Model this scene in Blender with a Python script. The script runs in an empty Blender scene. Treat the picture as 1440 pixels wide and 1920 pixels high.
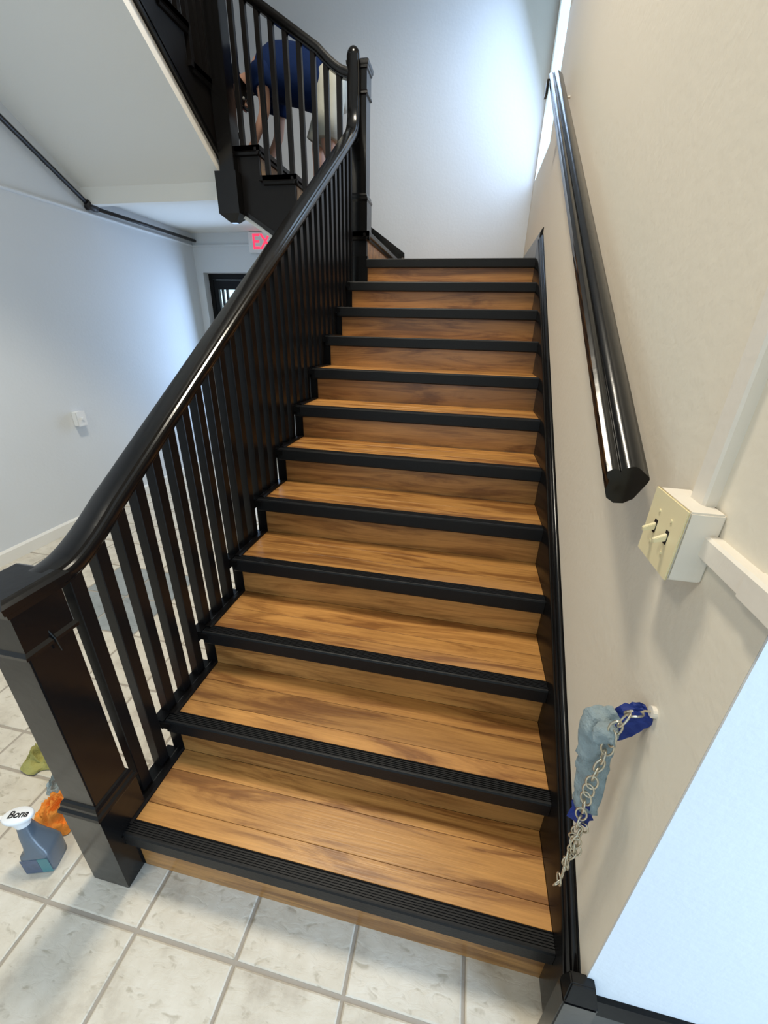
import bpy, bmesh, math, random
from mathutils import Vector, Matrix, noise
random.seed(7)
S = bpy.context.scene
COL = S.collection
PI = math.pi

# ------------------------------------------------------------------ camera
F_PX, YAW, PITCH, ROLL = 752.23, -0.19115, -0.42442, 0.02621
CAM_LOC = Vector((0.9093, -0.5587, 1.6839))
ca, sa, cb, sb, cc, sc = math.cos(YAW), math.sin(YAW), math.cos(PITCH), math.sin(PITCH), math.cos(ROLL), math.sin(ROLL)
fwd = Vector((sa*cb, ca*cb, sb)); rgt = Vector((ca, -sa, 0)); upv = rgt.cross(fwd)
r2 = rgt*cc + upv*sc; u2 = -rgt*sc + upv*cc
cam_data = bpy.data.cameras.new('camera'); cam = bpy.data.objects.new('camera', cam_data); COL.objects.link(cam)
M = Matrix((r2, u2, -fwd)).transposed().to_4x4(); M.translation = CAM_LOC
cam.matrix_world = M
cam_data.sensor_fit = 'HORIZONTAL'; cam_data.sensor_width = 36.0; cam_data.lens = 36.0*F_PX/1440.0
cam_data.clip_start = 0.02
S.camera = cam

# ------------------------------------------------------------------ world, light, exposure
S.view_settings.view_transform = 'Standard'; S.view_settings.look = 'None'
S.view_settings.gamma = 1.0; S.view_settings.exposure = 0.08; S.view_settings.use_curve_mapping = False
world = bpy.data.worlds.new('sky'); S.world = world; world.use_nodes = True
bg = world.node_tree.nodes['Background']; bg.inputs[0].default_value = (0.62, 0.86, 1.0, 1); bg.inputs[1].default_value = 1.6

def area(name, loc, target, sx, sy, power, color, spread=180):
    d = bpy.data.lights.new(name, 'AREA'); d.shape = 'RECTANGLE'; d.size = sx; d.size_y = sy
    d.energy = power; d.color = color; d.spread = math.radians(spread)
    o = bpy.data.objects.new(name, d); COL.objects.link(o); o.location = loc
    o.rotation_euler = (Vector(target)-Vector(loc)).to_track_quat('-Z', 'Y').to_euler()
    return o
WARM = (1.0, 0.92, 0.76); DAY = (0.44, 0.65, 1.0)
area('stairwell_lamp', (0.0, 1.15, 5.4), (0.0, 1.15, 0), 0.3, 0.8, 92, WARM, 140)
area('hall_lamp', (-0.7, -1.1, 3.9), (-0.7, -1.1, 0), 0.5, 0.5, 30, WARM)
area('landing_window_daylight', (1.30, 3.80, 3.70), (0.0, 3.75, 3.15), 0.8, 1.5, 24, (0.50, 0.69, 1.0))
area('hall_door_daylight', (-1.78, 4.22, 1.35), (-2.0, 1.5, 1.2), 0.75, 1.7, 20, DAY)
area('entrance_daylight', (3.12, -1.15, 1.35), (0.0, -1.15, 1.2), 1.5, 2.2, 95, (0.48, 0.69, 1.0))

# ------------------------------------------------------------------ materials
def mat(name, color, rough=0.5, spec=0.5, metal=0.0, bump=0.0, bscale=60, var=0.0, vscale=3.0, coat=0.0):
    m = bpy.data.materials.new(name); m.use_nodes = True
    nt = m.node_tree; b = nt.nodes['Principled BSDF']
    b.inputs['Base Color'].default_value = (*color, 1); b.inputs['Roughness'].default_value = rough
    b.inputs['Specular IOR Level'].default_value = spec; b.inputs['Metallic'].default_value = metal
    b.inputs['Coat Weight'].default_value = coat
    tc = nt.nodes.new('ShaderNodeTexCoord')
    if var > 0:
        n = nt.nodes.new('ShaderNodeTexNoise'); n.inputs['Scale'].default_value = vscale; n.inputs['Detail'].default_value = 4
        nt.links.new(tc.outputs['Object'], n.inputs['Vector'])
        mx = nt.nodes.new('ShaderNodeMix'); mx.data_type = 'RGBA'
        mx.inputs[6].default_value = (*[c*(1-var) for c in color], 1); mx.inputs[7].default_value = (*[min(1, c*(1+var)) for c in color], 1)
        nt.links.new(n.outputs['Fac'], mx.inputs[0]); nt.links.new(mx.outputs[2], b.inputs['Base Color'])
    if bump > 0:
        n2 = nt.nodes.new('ShaderNodeTexNoise'); n2.inputs['Scale'].default_value = bscale; n2.inputs['Detail'].default_value = 5
        nt.links.new(tc.outputs['Object'], n2.inputs['Vector'])
        bp = nt.nodes.new('ShaderNodeBump'); bp.inputs['Strength'].default_value = bump; bp.inputs['Distance'].default_value = 0.004
        nt.links.new(n2.outputs['Fac'], bp.inputs['Height']); nt.links.new(bp.outputs['Normal'], b.inputs['Normal'])
    return m

def wood_mat(name, c_dark, c_light, rough=0.38):
    m = bpy.data.materials.new(name); m.use_nodes = True
    nt = m.node_tree; L = nt.links; N = nt.nodes; b = N['Principled BSDF']
    tc = N.new('ShaderNodeTexCoord'); oi = N.new('ShaderNodeObjectInfo')
    mul = N.new('ShaderNodeMath'); mul.operation = 'MULTIPLY'; mul.inputs[1].default_value = 37.0
    L.new(oi.outputs['Random'], mul.inputs[0])
    cmb = N.new('ShaderNodeCombineXYZ'); L.new(mul.outputs[0], cmb.inputs[0]); L.new(mul.outputs[0], cmb.inputs[1]); L.new(mul.outputs[0], cmb.inputs[2])
    add = N.new('ShaderNodeVectorMath'); add.operation = 'ADD'
    L.new(tc.outputs['Object'], add.inputs[0]); L.new(cmb.outputs[0], add.inputs[1])
    mp = N.new('ShaderNodeMapping'); mp.inputs['Scale'].default_value = (1.0, 9.0, 9.0); L.new(add.outputs[0], mp.inputs['Vector'])
    n1 = N.new('ShaderNodeTexNoise'); n1.inputs['Scale'].default_value = 1.6; n1.inputs['Detail'].default_value = 7; n1.inputs['Distortion'].default_value = 1.1
    n1.inputs['Roughness'].default_value = 0.62
    L.new(mp.outputs[0], n1.inputs['Vector'])
    mp2 = N.new('ShaderNodeMapping'); mp2.inputs['Scale'].default_value = (3.0, 130.0, 130.0); L.new(add.outputs[0], mp2.inputs['Vector'])
    n2 = N.new('ShaderNodeTexNoise'); n2.inputs['Scale'].default_value = 1.5; n2.inputs['Detail'].default_value = 3; L.new(mp2.outputs[0], n2.inputs['Vector'])
    r = N.new('ShaderNodeValToRGB'); e = r.color_ramp.elements
    mid = [(a*0.35+b2*0.65) for a, b2 in zip(c_dark, c_light)]
    e[0].position = 0.27; e[0].color = (*[c*0.75 for c in c_dark], 1); e[1].position = 0.68; e[1].color = (*c_light, 1)
    k = e.new(0.40); k.color = (*c_dark, 1); k = e.new(0.52); k.color = (*mid, 1)
    L.new(n1.outputs['Fac'], r.inputs[0])
    hs = N.new('ShaderNodeHueSaturation'); L.new(r.outputs[0], hs.inputs['Color'])
    mr = N.new('ShaderNodeMapRange'); mr.inputs[3].default_value = 0.74; mr.inputs[4].default_value = 1.10; L.new(oi.outputs['Random'], mr.inputs[0]); L.new(mr.outputs[0], hs.inputs['Value'])
    mx = N.new('ShaderNodeMix'); mx.data_type = 'RGBA'; mx.blend_type = 'MULTIPLY'; mx.inputs[0].default_value = 0.38
    L.new(hs.outputs[0], mx.inputs[6])
    r2_ = N.new('ShaderNodeValToRGB'); r2_.color_ramp.elements[0].position = 0.35; r2_.color_ramp.elements[0].color = (0.55, 0.5, 0.45, 1); r2_.color_ramp.elements[1].position = 0.6
    L.new(n2.outputs['Fac'], r2_.inputs[0]); L.new(r2_.outputs[0], mx.inputs[7])
    L.new(mx.outputs[2], b.inputs['Base Color']); b.inputs['Roughness'].default_value = rough
    bp = N.new('ShaderNodeBump'); bp.inputs['Strength'].default_value = 0.25; bp.inputs['Distance'].default_value = 0.0015
    L.new(n2.outputs['Fac'], bp.inputs['Height']); L.new(bp.outputs[0], b.inputs['Normal'])
    return m

def tile_mat(name, c1, c2, c3):
    m = bpy.data.materials.new(name); m.use_nodes = True
    nt = m.node_tree; L = nt.links; N = nt.nodes; b = N['Principled BSDF']
    tc = N.new('ShaderNodeTexCoord'); oi = N.new('ShaderNodeObjectInfo')
    mul = N.new('ShaderNodeMath'); mul.operation = 'MULTIPLY'; mul.inputs[1].default_value = 53.0; L.new(oi.outputs['Random'], mul.inputs[0])
    cmb = N.new('ShaderNodeCombineXYZ'); L.new(mul.outputs[0], cmb.inputs[0]); L.new(mul.outputs[0], cmb.inputs[1])
    add = N.new('ShaderNodeVectorMath'); L.new(tc.outputs['Object'], add.inputs[0]); L.new(cmb.outputs[0], add.inputs[1])
    n1 = N.new('ShaderNodeTexNoise'); n1.inputs['Scale'].default_value = 6; n1.inputs['Detail'].default_value = 8; n1.inputs['Roughness'].default_value = 0.65; L.new(add.outputs[0], n1.inputs['Vector'])
    r = N.new('ShaderNodeValToRGB'); e = r.color_ramp.elements
    e[0].position = 0.30; e[0].color = (*c1, 1); e[1].position = 0.66; e[1].color = (*c3, 1); k = e.new(0.47); k.color = (*c2, 1)
    L.new(n1.outputs['Fac'], r.inputs[0])
    mp = N.new('ShaderNodeMapping'); mp.inputs['Scale'].default_value = (1.0, 2.2, 1.0); mp.inputs['Rotation'].default_value = (0, 0, 0.7); L.new(add.outputs[0], mp.inputs['Vector'])
    n2 = N.new('ShaderNodeTexNoise'); n2.inputs['Scale'].default_value = 22; n2.inputs['Detail'].default_value = 6; n2.inputs['Distortion'].default_value = 0.6; L.new(mp.outputs[0], n2.inputs['Vector'])
    rb = N.new('ShaderNodeValToRGB'); rb.color_ramp.elements[0].position = 0.36; rb.color_ramp.elements[1].position = 0.56
    L.new(n2.outputs['Fac'], rb.inputs[0])
    mk = N.new('ShaderNodeMix'); mk.data_type = 'RGBA'; mk.blend_type = 'MULTIPLY'; mk.inputs[0].default_value = 1.0
    rs = N.new('ShaderNodeValToRGB'); rs.color_ramp.elements[0].position = 0.30; rs.color_ramp.elements[0].color = (0.72, 0.70, 0.66, 1); rs.color_ramp.elements[1].position = 0.40
    L.new(n2.outputs['Fac'], rs.inputs[0]); L.new(r.outputs[0], mk.inputs[6]); L.new(rs.outputs[0], mk.inputs[7]); L.new(mk.outputs[2], b.inputs['Base Color'])
    bp = N.new('ShaderNodeBump'); bp.inputs['Strength'].default_value = 0.3; bp.inputs['Distance'].default_value = 0.002
    L.new(rb.outputs[0], bp.inputs['Height']); L.new(bp.outputs[0], b.inputs['Normal'])
    b.inputs['Roughness'].default_value = 0.5; b.inputs['Specular IOR Level'].default_value = 0.35
    return m

M_WALL = mat('painted_plaster', (0.755, 0.685, 0.565), 0.62, 0.3, bump=0.3, bscale=45, var=0.03, vscale=2)
M_WALLC = mat('daylight_tinted_plaster', (0.66, 0.675, 0.69), 0.62, 0.3, bump=0.25, bscale=45, var=0.03, vscale=2)  # blue daylight cast mixed into the plaster colour, cooler than the cream wall
M_CEIL = mat('ceiling_plaster', (0.80, 0.785, 0.75), 0.8, 0.2, bump=0.15, bscale=80)
M_TRIM = mat('painted_trim', (0.78, 0.75, 0.69), 0.45, 0.4)
M_RACE = mat('cream_raceway_paint', (0.76, 0.70, 0.61), 0.45, 0.4, bump=0.2, bscale=50)
M_BLACK = mat('glossy_black_paint', (0.0045, 0.0042, 0.0042), 0.2, 0.38, bump=0.12, bscale=28, var=0.25, vscale=9)
M_BLACKF = mat('flat_black_paint', (0.0055, 0.0047, 0.0045), 0.30, 0.22, bump=0.1, bscale=40)
M_RUBBER = mat('black_vinyl_nosing', (0.006, 0.006, 0.0065), 0.48, 0.24, bump=0.15, bscale=120)
M_WOOD = wood_mat('oak_laminate', (0.26, 0.105, 0.025), (0.59, 0.29, 0.080))
M_WOODR = wood_mat('oak_laminate_riser', (0.25, 0.105, 0.027), (0.54, 0.262, 0.076))
M_TILE = tile_mat('cream_stone_tile', (0.42, 0.37, 0.30), (0.57, 0.52, 0.43), (0.64, 0.595, 0.51))
M_GREY = tile_mat('grey_slate_tile', (0.20, 0.22, 0.22), (0.25, 0.27, 0.27), (0.30, 0.32, 0.32))
M_GROUT = mat('grey_grout', (0.36, 0.32, 0.27), 0.9, 0.1, bump=0.3, bscale=150)
M_IVORY = mat('ivory_plastic', (0.80, 0.70, 0.44), 0.3, 0.5)
M_WHITE = mat('white_plastic', (0.80, 0.80, 0.80), 0.35, 0.5)
M_NICKEL = mat('dull_nickel_chain', (0.60, 0.55, 0.44), 0.3, 0.5, metal=0.9)
M_TAPE = mat('blue_masking_tape', (0.010, 0.026, 0.17), 0.6, 0.3, bump=0.4, bscale=70)
M_RAGB = mat('blue_grey_cloth', (0.27, 0.33, 0.35), 0.95, 0.1, bump=0.9, bscale=160, var=0.45, vscale=22)
M_RAGO = mat('orange_cloth', (0.80, 0.28, 0.05), 0.95, 0.1, bump=0.8, bscale=170, var=0.15, vscale=12)
M_RAGG = mat('olive_green_cloth', (0.36, 0.34, 0.12), 0.95, 0.1, bump=0.8, bscale=170, var=0.15, vscale=12)
M_PIPE = mat('dark_bronze_pipe', (0.025, 0.022, 0.022), 0.4, 0.5, metal=0.4)
M_INK = mat('black_ink', (0.01, 0.01, 0.012), 0.5, 0.3)
M_SKIN = mat('skin', (0.50, 0.28, 0.20), 0.55, 0.4, bump=0.1, bscale=120)
M_NAVY = mat('navy_cotton', (0.007, 0.020, 0.080), 0.9, 0.15, bump=0.6, bscale=30)
M_KHAKI = mat('pale_khaki_cotton', (0.52, 0.52, 0.46), 0.9, 0.15, bump=0.6, bscale=30, var=0.15, vscale=10)
M_HAIR = mat('dark_hair', (0.015, 0.012, 0.010), 0.6, 0.3, bump=0.6, bscale=140)
M_SHOE = mat('dark_leather', (0.02, 0.018, 0.016), 0.5, 0.4)
M_EYE = mat('eye_white', (0.7, 0.7, 0.68), 0.2, 0.5)
M_SCREEN = mat('grey_metal', (0.35, 0.36, 0.38), 0.4, 0.5, metal=0.3)
M_BOTTLE = mat('grey_blue_plastic', (0.11, 0.135, 0.165), 0.25, 0.5, var=0.1)
M_LABEL = mat('teal_label', (0.05, 0.19, 0.21), 0.3, 0.5, var=0.2, vscale=20)
M_LABELD = mat('dark_label_print', (0.06, 0.09, 0.15), 0.3, 0.5, var=0.4, vscale=60)

def glass_mat():
    m = bpy.data.materials.new('window_glass'); m.use_nodes = True
    nt = m.node_tree; nt.nodes.remove(nt.nodes['Principled BSDF'])
    tr = nt.nodes.new('ShaderNodeBsdfTransparent'); gl = nt.nodes.new('ShaderNodeBsdfGlossy'); gl.inputs['Roughness'].default_value = 0.02
    mx = nt.nodes.new('ShaderNodeMixShader'); mx.inputs[0].default_value = 0.05
    nt.links.new(tr.outputs[0], mx.inputs[1]); nt.links.new(gl.outputs[0], mx.inputs[2]); nt.links.new(mx.outputs[0], nt.nodes['Material Output'].inputs['Surface'])
    return m
M_GLASS = glass_mat()
def emit(name, c, s):
    m = bpy.data.materials.new(name); m.use_nodes = True; b = m.node_tree.nodes['Principled BSDF']
    b.inputs['Base Color'].default_value = (*c, 1); b.inputs['Emission Color'].default_value = (*c, 1); b.inputs['Emission Strength'].default_value = s
    return m
M_EXIT = emit('lit_red_letters', (1.0, 0.04, 0.10), 1.1)

# ------------------------------------------------------------------ mesh helpers
class MB:
    def __init__(s): s.v = []; s.f = []
    def add(s, vs, fs):
        n = len(s.v); s.v += [tuple(v) for v in vs]; s.f += [tuple(i+n for i in f) for f in fs]; return s
    def box(s, x0, x1, y0, y1, z0, z1):
        return s.add([(x0,y0,z0),(x1,y0,z0),(x1,y1,z0),(x0,y1,z0),(x0,y0,z1),(x1,y0,z1),(x1,y1,z1),(x0,y1,z1)],
                     [(0,3,2,1),(4,5,6,7),(0,1,5,4),(1,2,6,5),(2,3,7,6),(3,0,4,7)])
    def frustum(s, x0,x1,y0,y1,z0, X0,X1,Y0,Y1,z1):
        return s.add([(x0,y0,z0),(x1,y0,z0),(x1,y1,z0),(x0,y1,z0),(X0,Y0,z1),(X1,Y0,z1),(X1,Y1,z1),(X0,Y1,z1)],
                     [(0,3,2,1),(4,5,6,7),(0,1,5,4),(1,2,6,5),(2,3,7,6),(3,0,4,7)])
    def prism(s, poly, axis, a, b):
        """poly: list of 2D points; axis 'X' -> (y,z), 'Y' -> (x,z), 'Z' -> (x,y)"""
        def P(p, t): return (t,p[0],p[1]) if axis=='X' else ((p[0],t,p[1]) if axis=='Y' else (p[0],p[1],t))
        n = len(poly)
        vs = [P(p,a) for p in poly]+[P(p,b) for p in poly]
        fs = [tuple(range(n)), tuple(range(2*n-1, n-1, -1))]+[(i,(i+1)%n,(i+1)%n+n,i+n) for i in range(n)]
        return s.add(vs, fs)
    def rings(s, rings, caps=True, closed=True):
        n = len(rings[0]); vs = [v for r in rings for v in r]; fs = []
        for k in range(len(rings)-1):
            for i in range(n if closed else n-1):
                j = (i+1) % n
                fs.append((k*n+i, k*n+j, (k+1)*n+j, (k+1)*n+i))
        if caps: fs += [tuple(range(n-1,-1,-1)), tuple(range((len(rings)-1)*n, len(rings)*n))]
        return s.add(vs, fs)
    def tube(s, pts, r, n=10, closed_path=False):
        pts = [Vector(p) for p in pts]; R = []
        m = len(pts); prev = None
        for i, p in enumerate(pts):
            a = pts[(i-1) % m] if (i > 0 or closed_path) else p
            b = pts[(i+1) % m] if (i < m-1 or closed_path) else p
            t = (b-a).normalized()
            if prev is None: u = t.orthogonal().normalized()
            else: u = (prev - t*prev.dot(t)).normalized()
            prev = u; w = t.cross(u); rr = r[i] if isinstance(r, (list, tuple)) else r
            R.append([p+u*rr*math.cos(2*PI*k/n)+w*rr*math.sin(2*PI*k/n) for k in range(n)])
        if closed_path: R.append(R[0]); return s.rings(R, caps=False)
        return s.rings(R)
    def build(s, name, m, parent=None, smooth=False, bevel=0.0, segs=2, loc=None):
        me = bpy.data.meshes.new(name); me.from_pydata(s.v, [], s.f); me.update()
        bm = bmesh.new(); bm.from_mesh(me); bmesh.ops.recalc_face_normals(bm, faces=bm.faces)
        if bevel > 0:
            bmesh.ops.bevel(bm, geom=[e for e in bm.edges if e.is_manifold and e.calc_face_angle(0) > 0.5], offset=bevel, segments=segs, affect='EDGES', clamp_overlap=True)
        bm.to_mesh(me); bm.free()
        if smooth:
            for p in me.polygons: p.use_smooth = True
        me.materials.append(m)
        o = bpy.data.objects.new(name, me); COL.objects.link(o)
        if parent: o.parent = parent
        if loc: o.location = loc
        return o
def box(*a): return MB().box(*a)
def tag(o, label=None, cat=None, group=None, kind=None):
    if label: o['label'] = label
    if cat: o['category'] = cat
    if group: o['group'] = group
    if kind: o['kind'] = kind
    return o
def thing(name, label, cat, loc=(0,0,0), rz=0, group=None):
    o = bpy.data.objects.new(name, None); COL.objects.link(o); o.location = loc; o.rotation_euler = (0,0,rz); o.empty_display_size = 0.1
    return tag(o, label, cat, group)
def struct(o, label=None): return tag(o, label, kind='structure')
def smooth_by_angle(o, ang=40):
    for p in o.data.polygons: p.use_smooth = True
    bm = bmesh.new(); bm.from_mesh(o.data)
    for e in bm.edges:
        if len(e.link_faces) == 2 and e.calc_face_angle(0) > math.radians(ang): e.smooth = False
    bm.to_mesh(o.data); bm.free()
    return o

# ------------------------------------------------------------------ dimensions
RUN, RISE, Z0 = 0.26533, 0.178, 0.0423
OV = 0.0276                       # nosing overhang
W = 1.285                         # inner face of the wall skirting
XW, XL, YB, YF = 1.32, -2.40, 4.40, -0.065
TOP = 5.6
def sz(i): return Z0 + RISE*i if i > 0 else 0.0
def sy(i): return (i-1)*RUN       # nosing line of step i
ZL = sz(12); YL = sy(12)          # landing
RISE2, RUN2 = 0.178, 0.275
X2 = [0.07, -0.205, -0.48, -0.755]            # nosing lines of the second flight (going -X)
Z2 = [ZL + RISE2*(k+1) for k in range(4)]     # 2.356 .. 2.89
ZM = Z2[3]
YS = 2.95                         # outer string plane of the second flight
XS = -1.085                        # inner string plane of the third flight

# ------------------------------------------------------------------ room shell
struct(box(XL-0.15, XL, -4.0, YB+0.15, 0, TOP).build('wall_left', M_WALLC), 'pale painted plaster wall of the hall left of the stairs')
w = MB()
WY0, WY1, WZ0, WZ1 = 3.50, 4.36, 2.99, 4.75   # landing window
w.box(XW, XW+0.20, YF+0.004, WY0, 0, TOP).box(XW, XW+0.010, WY1, YB+0.10, 0, TOP).box(XW, XW+0.20, WY0, WY1, 0, WZ0).box(XW, XW+0.20, WY0, WY1, WZ1, TOP)
struct(w.build('wall_right', M_WALL), 'cream painted plaster wall beside the stairs carrying the black handrail')
struct(box(XW, 3.2, YF, YF+0.0035, 0, TOP).box(XW+0.21, 3.2, YF+0.0035, YF+0.2, 0, TOP).build('wall_front', M_WALLC), 'daylit wall turning the corner at the foot of the stairs')
DX0, DX1, DZ1 = -2.31, -1.30, 2.26            # door opening in the back wall
wb = MB()
wb.box(XL, DX0, YB, YB+0.25, 0, TOP).box(DX1, XW-0.0005, YB, YB+0.25, 0, TOP).box(DX0, DX1, YB, YB+0.25, DZ1, TOP)
struct(wb.build('wall_back', M_WALLC), 'pale plaster wall behind the landing and the hall')
ws = MB().box(3.2, 3.35, -4.0, -1.95, 0, TOP).box(3.2, 3.35, -0.35, YF+0.2, 0, TOP).box(3.2, 3.35, -1.95, -0.35, 2.5, TOP)
struct(ws.build('wall_side', M_WALLC))
wr = MB().box(XL, -1.6, -4.15, -4.0, 0, TOP).box(2.4, 3.2, -4.15, -4.0, 0, TOP).box(-1.6, 2.4, -4.15, -4.0, 2.7, TOP)
struct(wr.build('wall_rear', M_WALL))
struct(box(XL-0.15, 3.35, -4.15, YB+0.25, TOP, TOP+0.15).build('ceiling', M_CEIL))

# floor: grout slab and individual tiles
fl = struct(box(XL, 3.2, -4.0, YB+0.25, -0.06, -0.004).build('floor', M_GROUT), 'cream stone tiled hall floor with grey grout')
P = 0.327; G = 0.0055
xs = [0.0915+P*k for k in range(-8, 5)]
xs = [x for x in xs if XL < x < XW+0.05]
ys = [-0.445-0.32*k for k in range(3, -1, -1)]+[-0.125, 0.19, 0.34]+[0.66+0.32*k for k in range(12)]
ys = [y for y in ys if y < YB]
xe = [XL+0.002]+xs+[1.75]; ye = ys+[YB]
def tile_mesh(sx, sy_):
    mb = MB(); c = 0.004
    mb.frustum(-sx/2, sx/2, -sy_/2, sy_/2, -0.012, -sx/2, sx/2, -sy_/2, sy_/2, -0.0022)
    mb.v = mb.v[:8]; mb.f = mb.f[1:]      # drop the hidden underside, add a worn rounded edge
    mb.f = [f for f in mb.f if f != (4,5,6,7)]
    mb.add([(-sx/2+c,-sy_/2+c,0),(sx/2-c,-sy_/2+c,0),(sx/2-c,sy_/2-c,0),(-sx/2+c,sy_/2-c,0)], [(0,1,2,3)])
    mb.f += [(4,5,9,8),(5,6,10,9),(6,7,11,10),(7,4,8,11)]
    return mb
cache = {}
for i in range(len(xe)-1):
    for j in range(len(ye)-1):
        x0, x1, y0, y1 = xe[i]+G, xe[i+1]-G, ye[j]+G, ye[j+1]-G
        if x0 > -0.02 and y0 > 0.25: continue                 # hidden under the stairs
        if x0 > XW-0.25 and y1 > YF+0.02:                      # cut against the corner wall
            if x0 > XW: continue
            y1 = min(y1, y1); x1 = min(x1, XW)
        sx, s_y = round(x1-x0, 4), round(y1-y0, 4)
        if sx < 0.02 or s_y < 0.02: continue
        grey = (-1.56 < (x0+x1)/2 < -0.87) and (0.97 < (y0+y1)/2 < 1.63)
        key = (sx, s_y, grey)
        if key not in cache:
            o = tile_mesh(sx, s_y).build('tile', M_GREY if grey else M_TILE, fl, loc=((x0+x1)/2, (y0+y1)/2, 0)); cache[key] = o.data
        else:
            o = bpy.data.objects.new('tile', cache[key]); COL.objects.link(o); o.parent = fl; o.location = ((x0+x1)/2, (y0+y1)/2, 0)
        o.location.z = random.uniform(-0.0008, 0.0008)
        if grey: o['label'] = 'grey slate tile'

# ceilings below the upper landing and over the entrance
# baseboards and picture rail
struct(MB().prism([(XL,0.0),(XL+0.018,0.0),(XL+0.018,0.085),(XL+0.008,0.10),(XL,0.10)], 'Y', -4.0, YB).build('baseboard_left', M_TRIM), 'low white baseboard along the left wall')
struct(MB().prism([(XL,2.515),(XL+0.014,2.518),(XL+0.020,2.528),(XL+0.016,2.538),(XL,2.542)], 'Y', -4.0, YB).prism([(YB,2.515),(YB-0.014,2.518),(YB-0.020,2.528),(YB-0.016,2.538),(YB,2.542)], 'X', XL, XS+0.6).build('trim_1', M_WALLC), 'pale picture rail moulding along the hall walls')
struct(MB().prism([(YF,0.0),(YF-0.024,0.0),(YF-0.024,0.235),(YF-0.010,0.262),(YF,0.265)], 'X', 1.342, 3.2).build('baseboard_front', M_BLACK), 'black baseboard under the daylit corner wall')
struct(MB().prism([(XW,ZL),(XW-0.022,ZL),(XW-0.022,ZL+0.17),(XW-0.008,ZL+0.20),(XW,ZL+0.205)], 'Y', 3.03, YB).build('baseboard_right', M_BLACK), 'black baseboard along the landing on the right wall')
struct(MB().prism([(YB,ZL),(YB-0.022,ZL),(YB-0.022,ZL+0.17),(YB-0.008,ZL+0.20),(YB,ZL+0.205)], 'X', 0.10, XW).build('baseboard_back', M_BLACK), 'black baseboard along the landing back wall')

# landing window in the right wall
win = bpy.data.objects.new('window_1', None); COL.objects.link(win); win.location = (XW, (WY0+WY1)/2, WZ0); struct(win, 'tall bright landing window in the right wall')
def child(mb, name, m, parent, **k):
    o = mb.build(name, m, parent, **k)
    o.matrix_parent_inverse = parent.matrix_world.inverted() if parent.matrix_world != Matrix() else Matrix.Translation(-parent.location)
    return o
fr = MB(); t = 0.010
for (y0, y1, z0, z1) in ((WY0, WY0+t, WZ0, WZ1), (WY1-t, WY1, WZ0, WZ1), (WY0+t, WY1-t, WZ0, WZ0+t), (WY0+t, WY1-t, WZ1-t, WZ1)):
    fr.box(XW+0.001, XW+0.011, y0, y1, z0, z1)
child(fr, 'window_frame', M_WHITE, win)
child(box(XW+0.003, XW+0.007, WY0+t, WY1-t, WZ0+t, WZ1-t), 'window_pane', M_GLASS, win)

# ------------------------------------------------------------------ lower flight
st = thing('staircase', 'lower flight of oak laminate stairs with black ribbed nosings rising to the landing', 'staircase')
XE = -0.078                                   # outer end of the old treads
for i in range(1, 13):
    y, z = sy(i), sz(i); zb = sz(i-1)
    rb = st
    # riser: wood face with black end return
    child(box(0.0 if i < 12 else 0.055, W, y+OV, y+OV+0.018, zb, z-0.03), 'riser', M_WOODR, st)
    # nosing: ribbed top, lip and face
    xl = -0.025 if i < 12 else 0.05
    prof = [(y+0.004, z-0.058), (y, z-0.052), (y, z-0.004), (y+0.003, z+0.0015)]
    py = y+0.0065
    for k in range(6):
        prof += [(py, z+0.0025), (py+0.0032, z+0.0025), (py+0.0036, z-0.0005), (py+0.0056, z-0.0005)]; py += 0.006
    prof += [(py+0.0005, z+0.0025), (y+0.0467, z+0.0012), (y+0.0467, z-0.012), (y+OV-0.0005, z-0.012), (y+OV-0.0005, z-0.058)]
    child(MB().prism(prof, 'X', xl, W-0.001), 'nosing', M_RUBBER, st)
    if i == 12: break
    yb = sy(i+1)+OV
    # tread body (black painted old tread whose end shows at the balusters)
    tb = MB().box(-0.004, W, y+OV+0.018, yb+0.018, z-0.03, z-0.008)
    tb.box(XE, -0.004, y-0.006, yb+0.004, z-0.032, z-0.004)
    tb.prism([(-0.030, z-0.006), (-0.030, z+0.0045), (-0.024, z+0.008), (-0.008, z+0.008), (-0.002, z+0.003), (-0.002, z-0.006)], 'Y', y+0.03, yb)
    tb.prism([(-0.049, z-0.034), (-0.049, z-0.055), (-0.060, z-0.046), (-0.068, z-0.034)], 'Y', y+0.004, yb+0.002)
    tb.prism([(XE+0.004, z-0.006), (XE+0.004, z+0.001), (-0.03, z+0.001), (-0.03, z-0.006)], 'Y', y-0.002, yb)
    tr = child(tb, 'tread', M_BLACKF, st)
    a, b = 0.103, 0.219
    if i > 2:
        a = random.choice((0.085, 0.10, 0.115, 0.13)); b = a+random.choice((0.07, 0.09, 0.115)); b = min(b, 0.235)
    if i == 2: a, b = 0.103, 0.205
    e = [0.0475, a, b, RUN+OV]
    for q in range(3):
        pl = MB().box(-0.001, W-0.001, y+e[q]+(0.0006 if q else 0), y+e[q+1]-0.0006, z-0.008, z)
        o = pl.build('plank', M_WOOD, tr, bevel=0.0009, segs=1)
        o.matrix_parent_inverse = Matrix.Identity(4)
# landing platform
lp = MB().box(-0.10, XW, YL+OV+0.018, YB, ZL-0.03, ZL-0.008)
lt = child(lp, 'landing_platform', M_BLACKF, st)
yy = YL+0.0475
k = 0
while yy < YB-0.001:
    y1 = min(yy+0.125, YB)
    MB().box(-0.10 if yy > 3.1 else 0.05, XW-0.022, yy, y1-0.0008, ZL-0.008, ZL).build('plank', M_WOOD, lt, bevel=0.0009, segs=1); yy = y1
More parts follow.
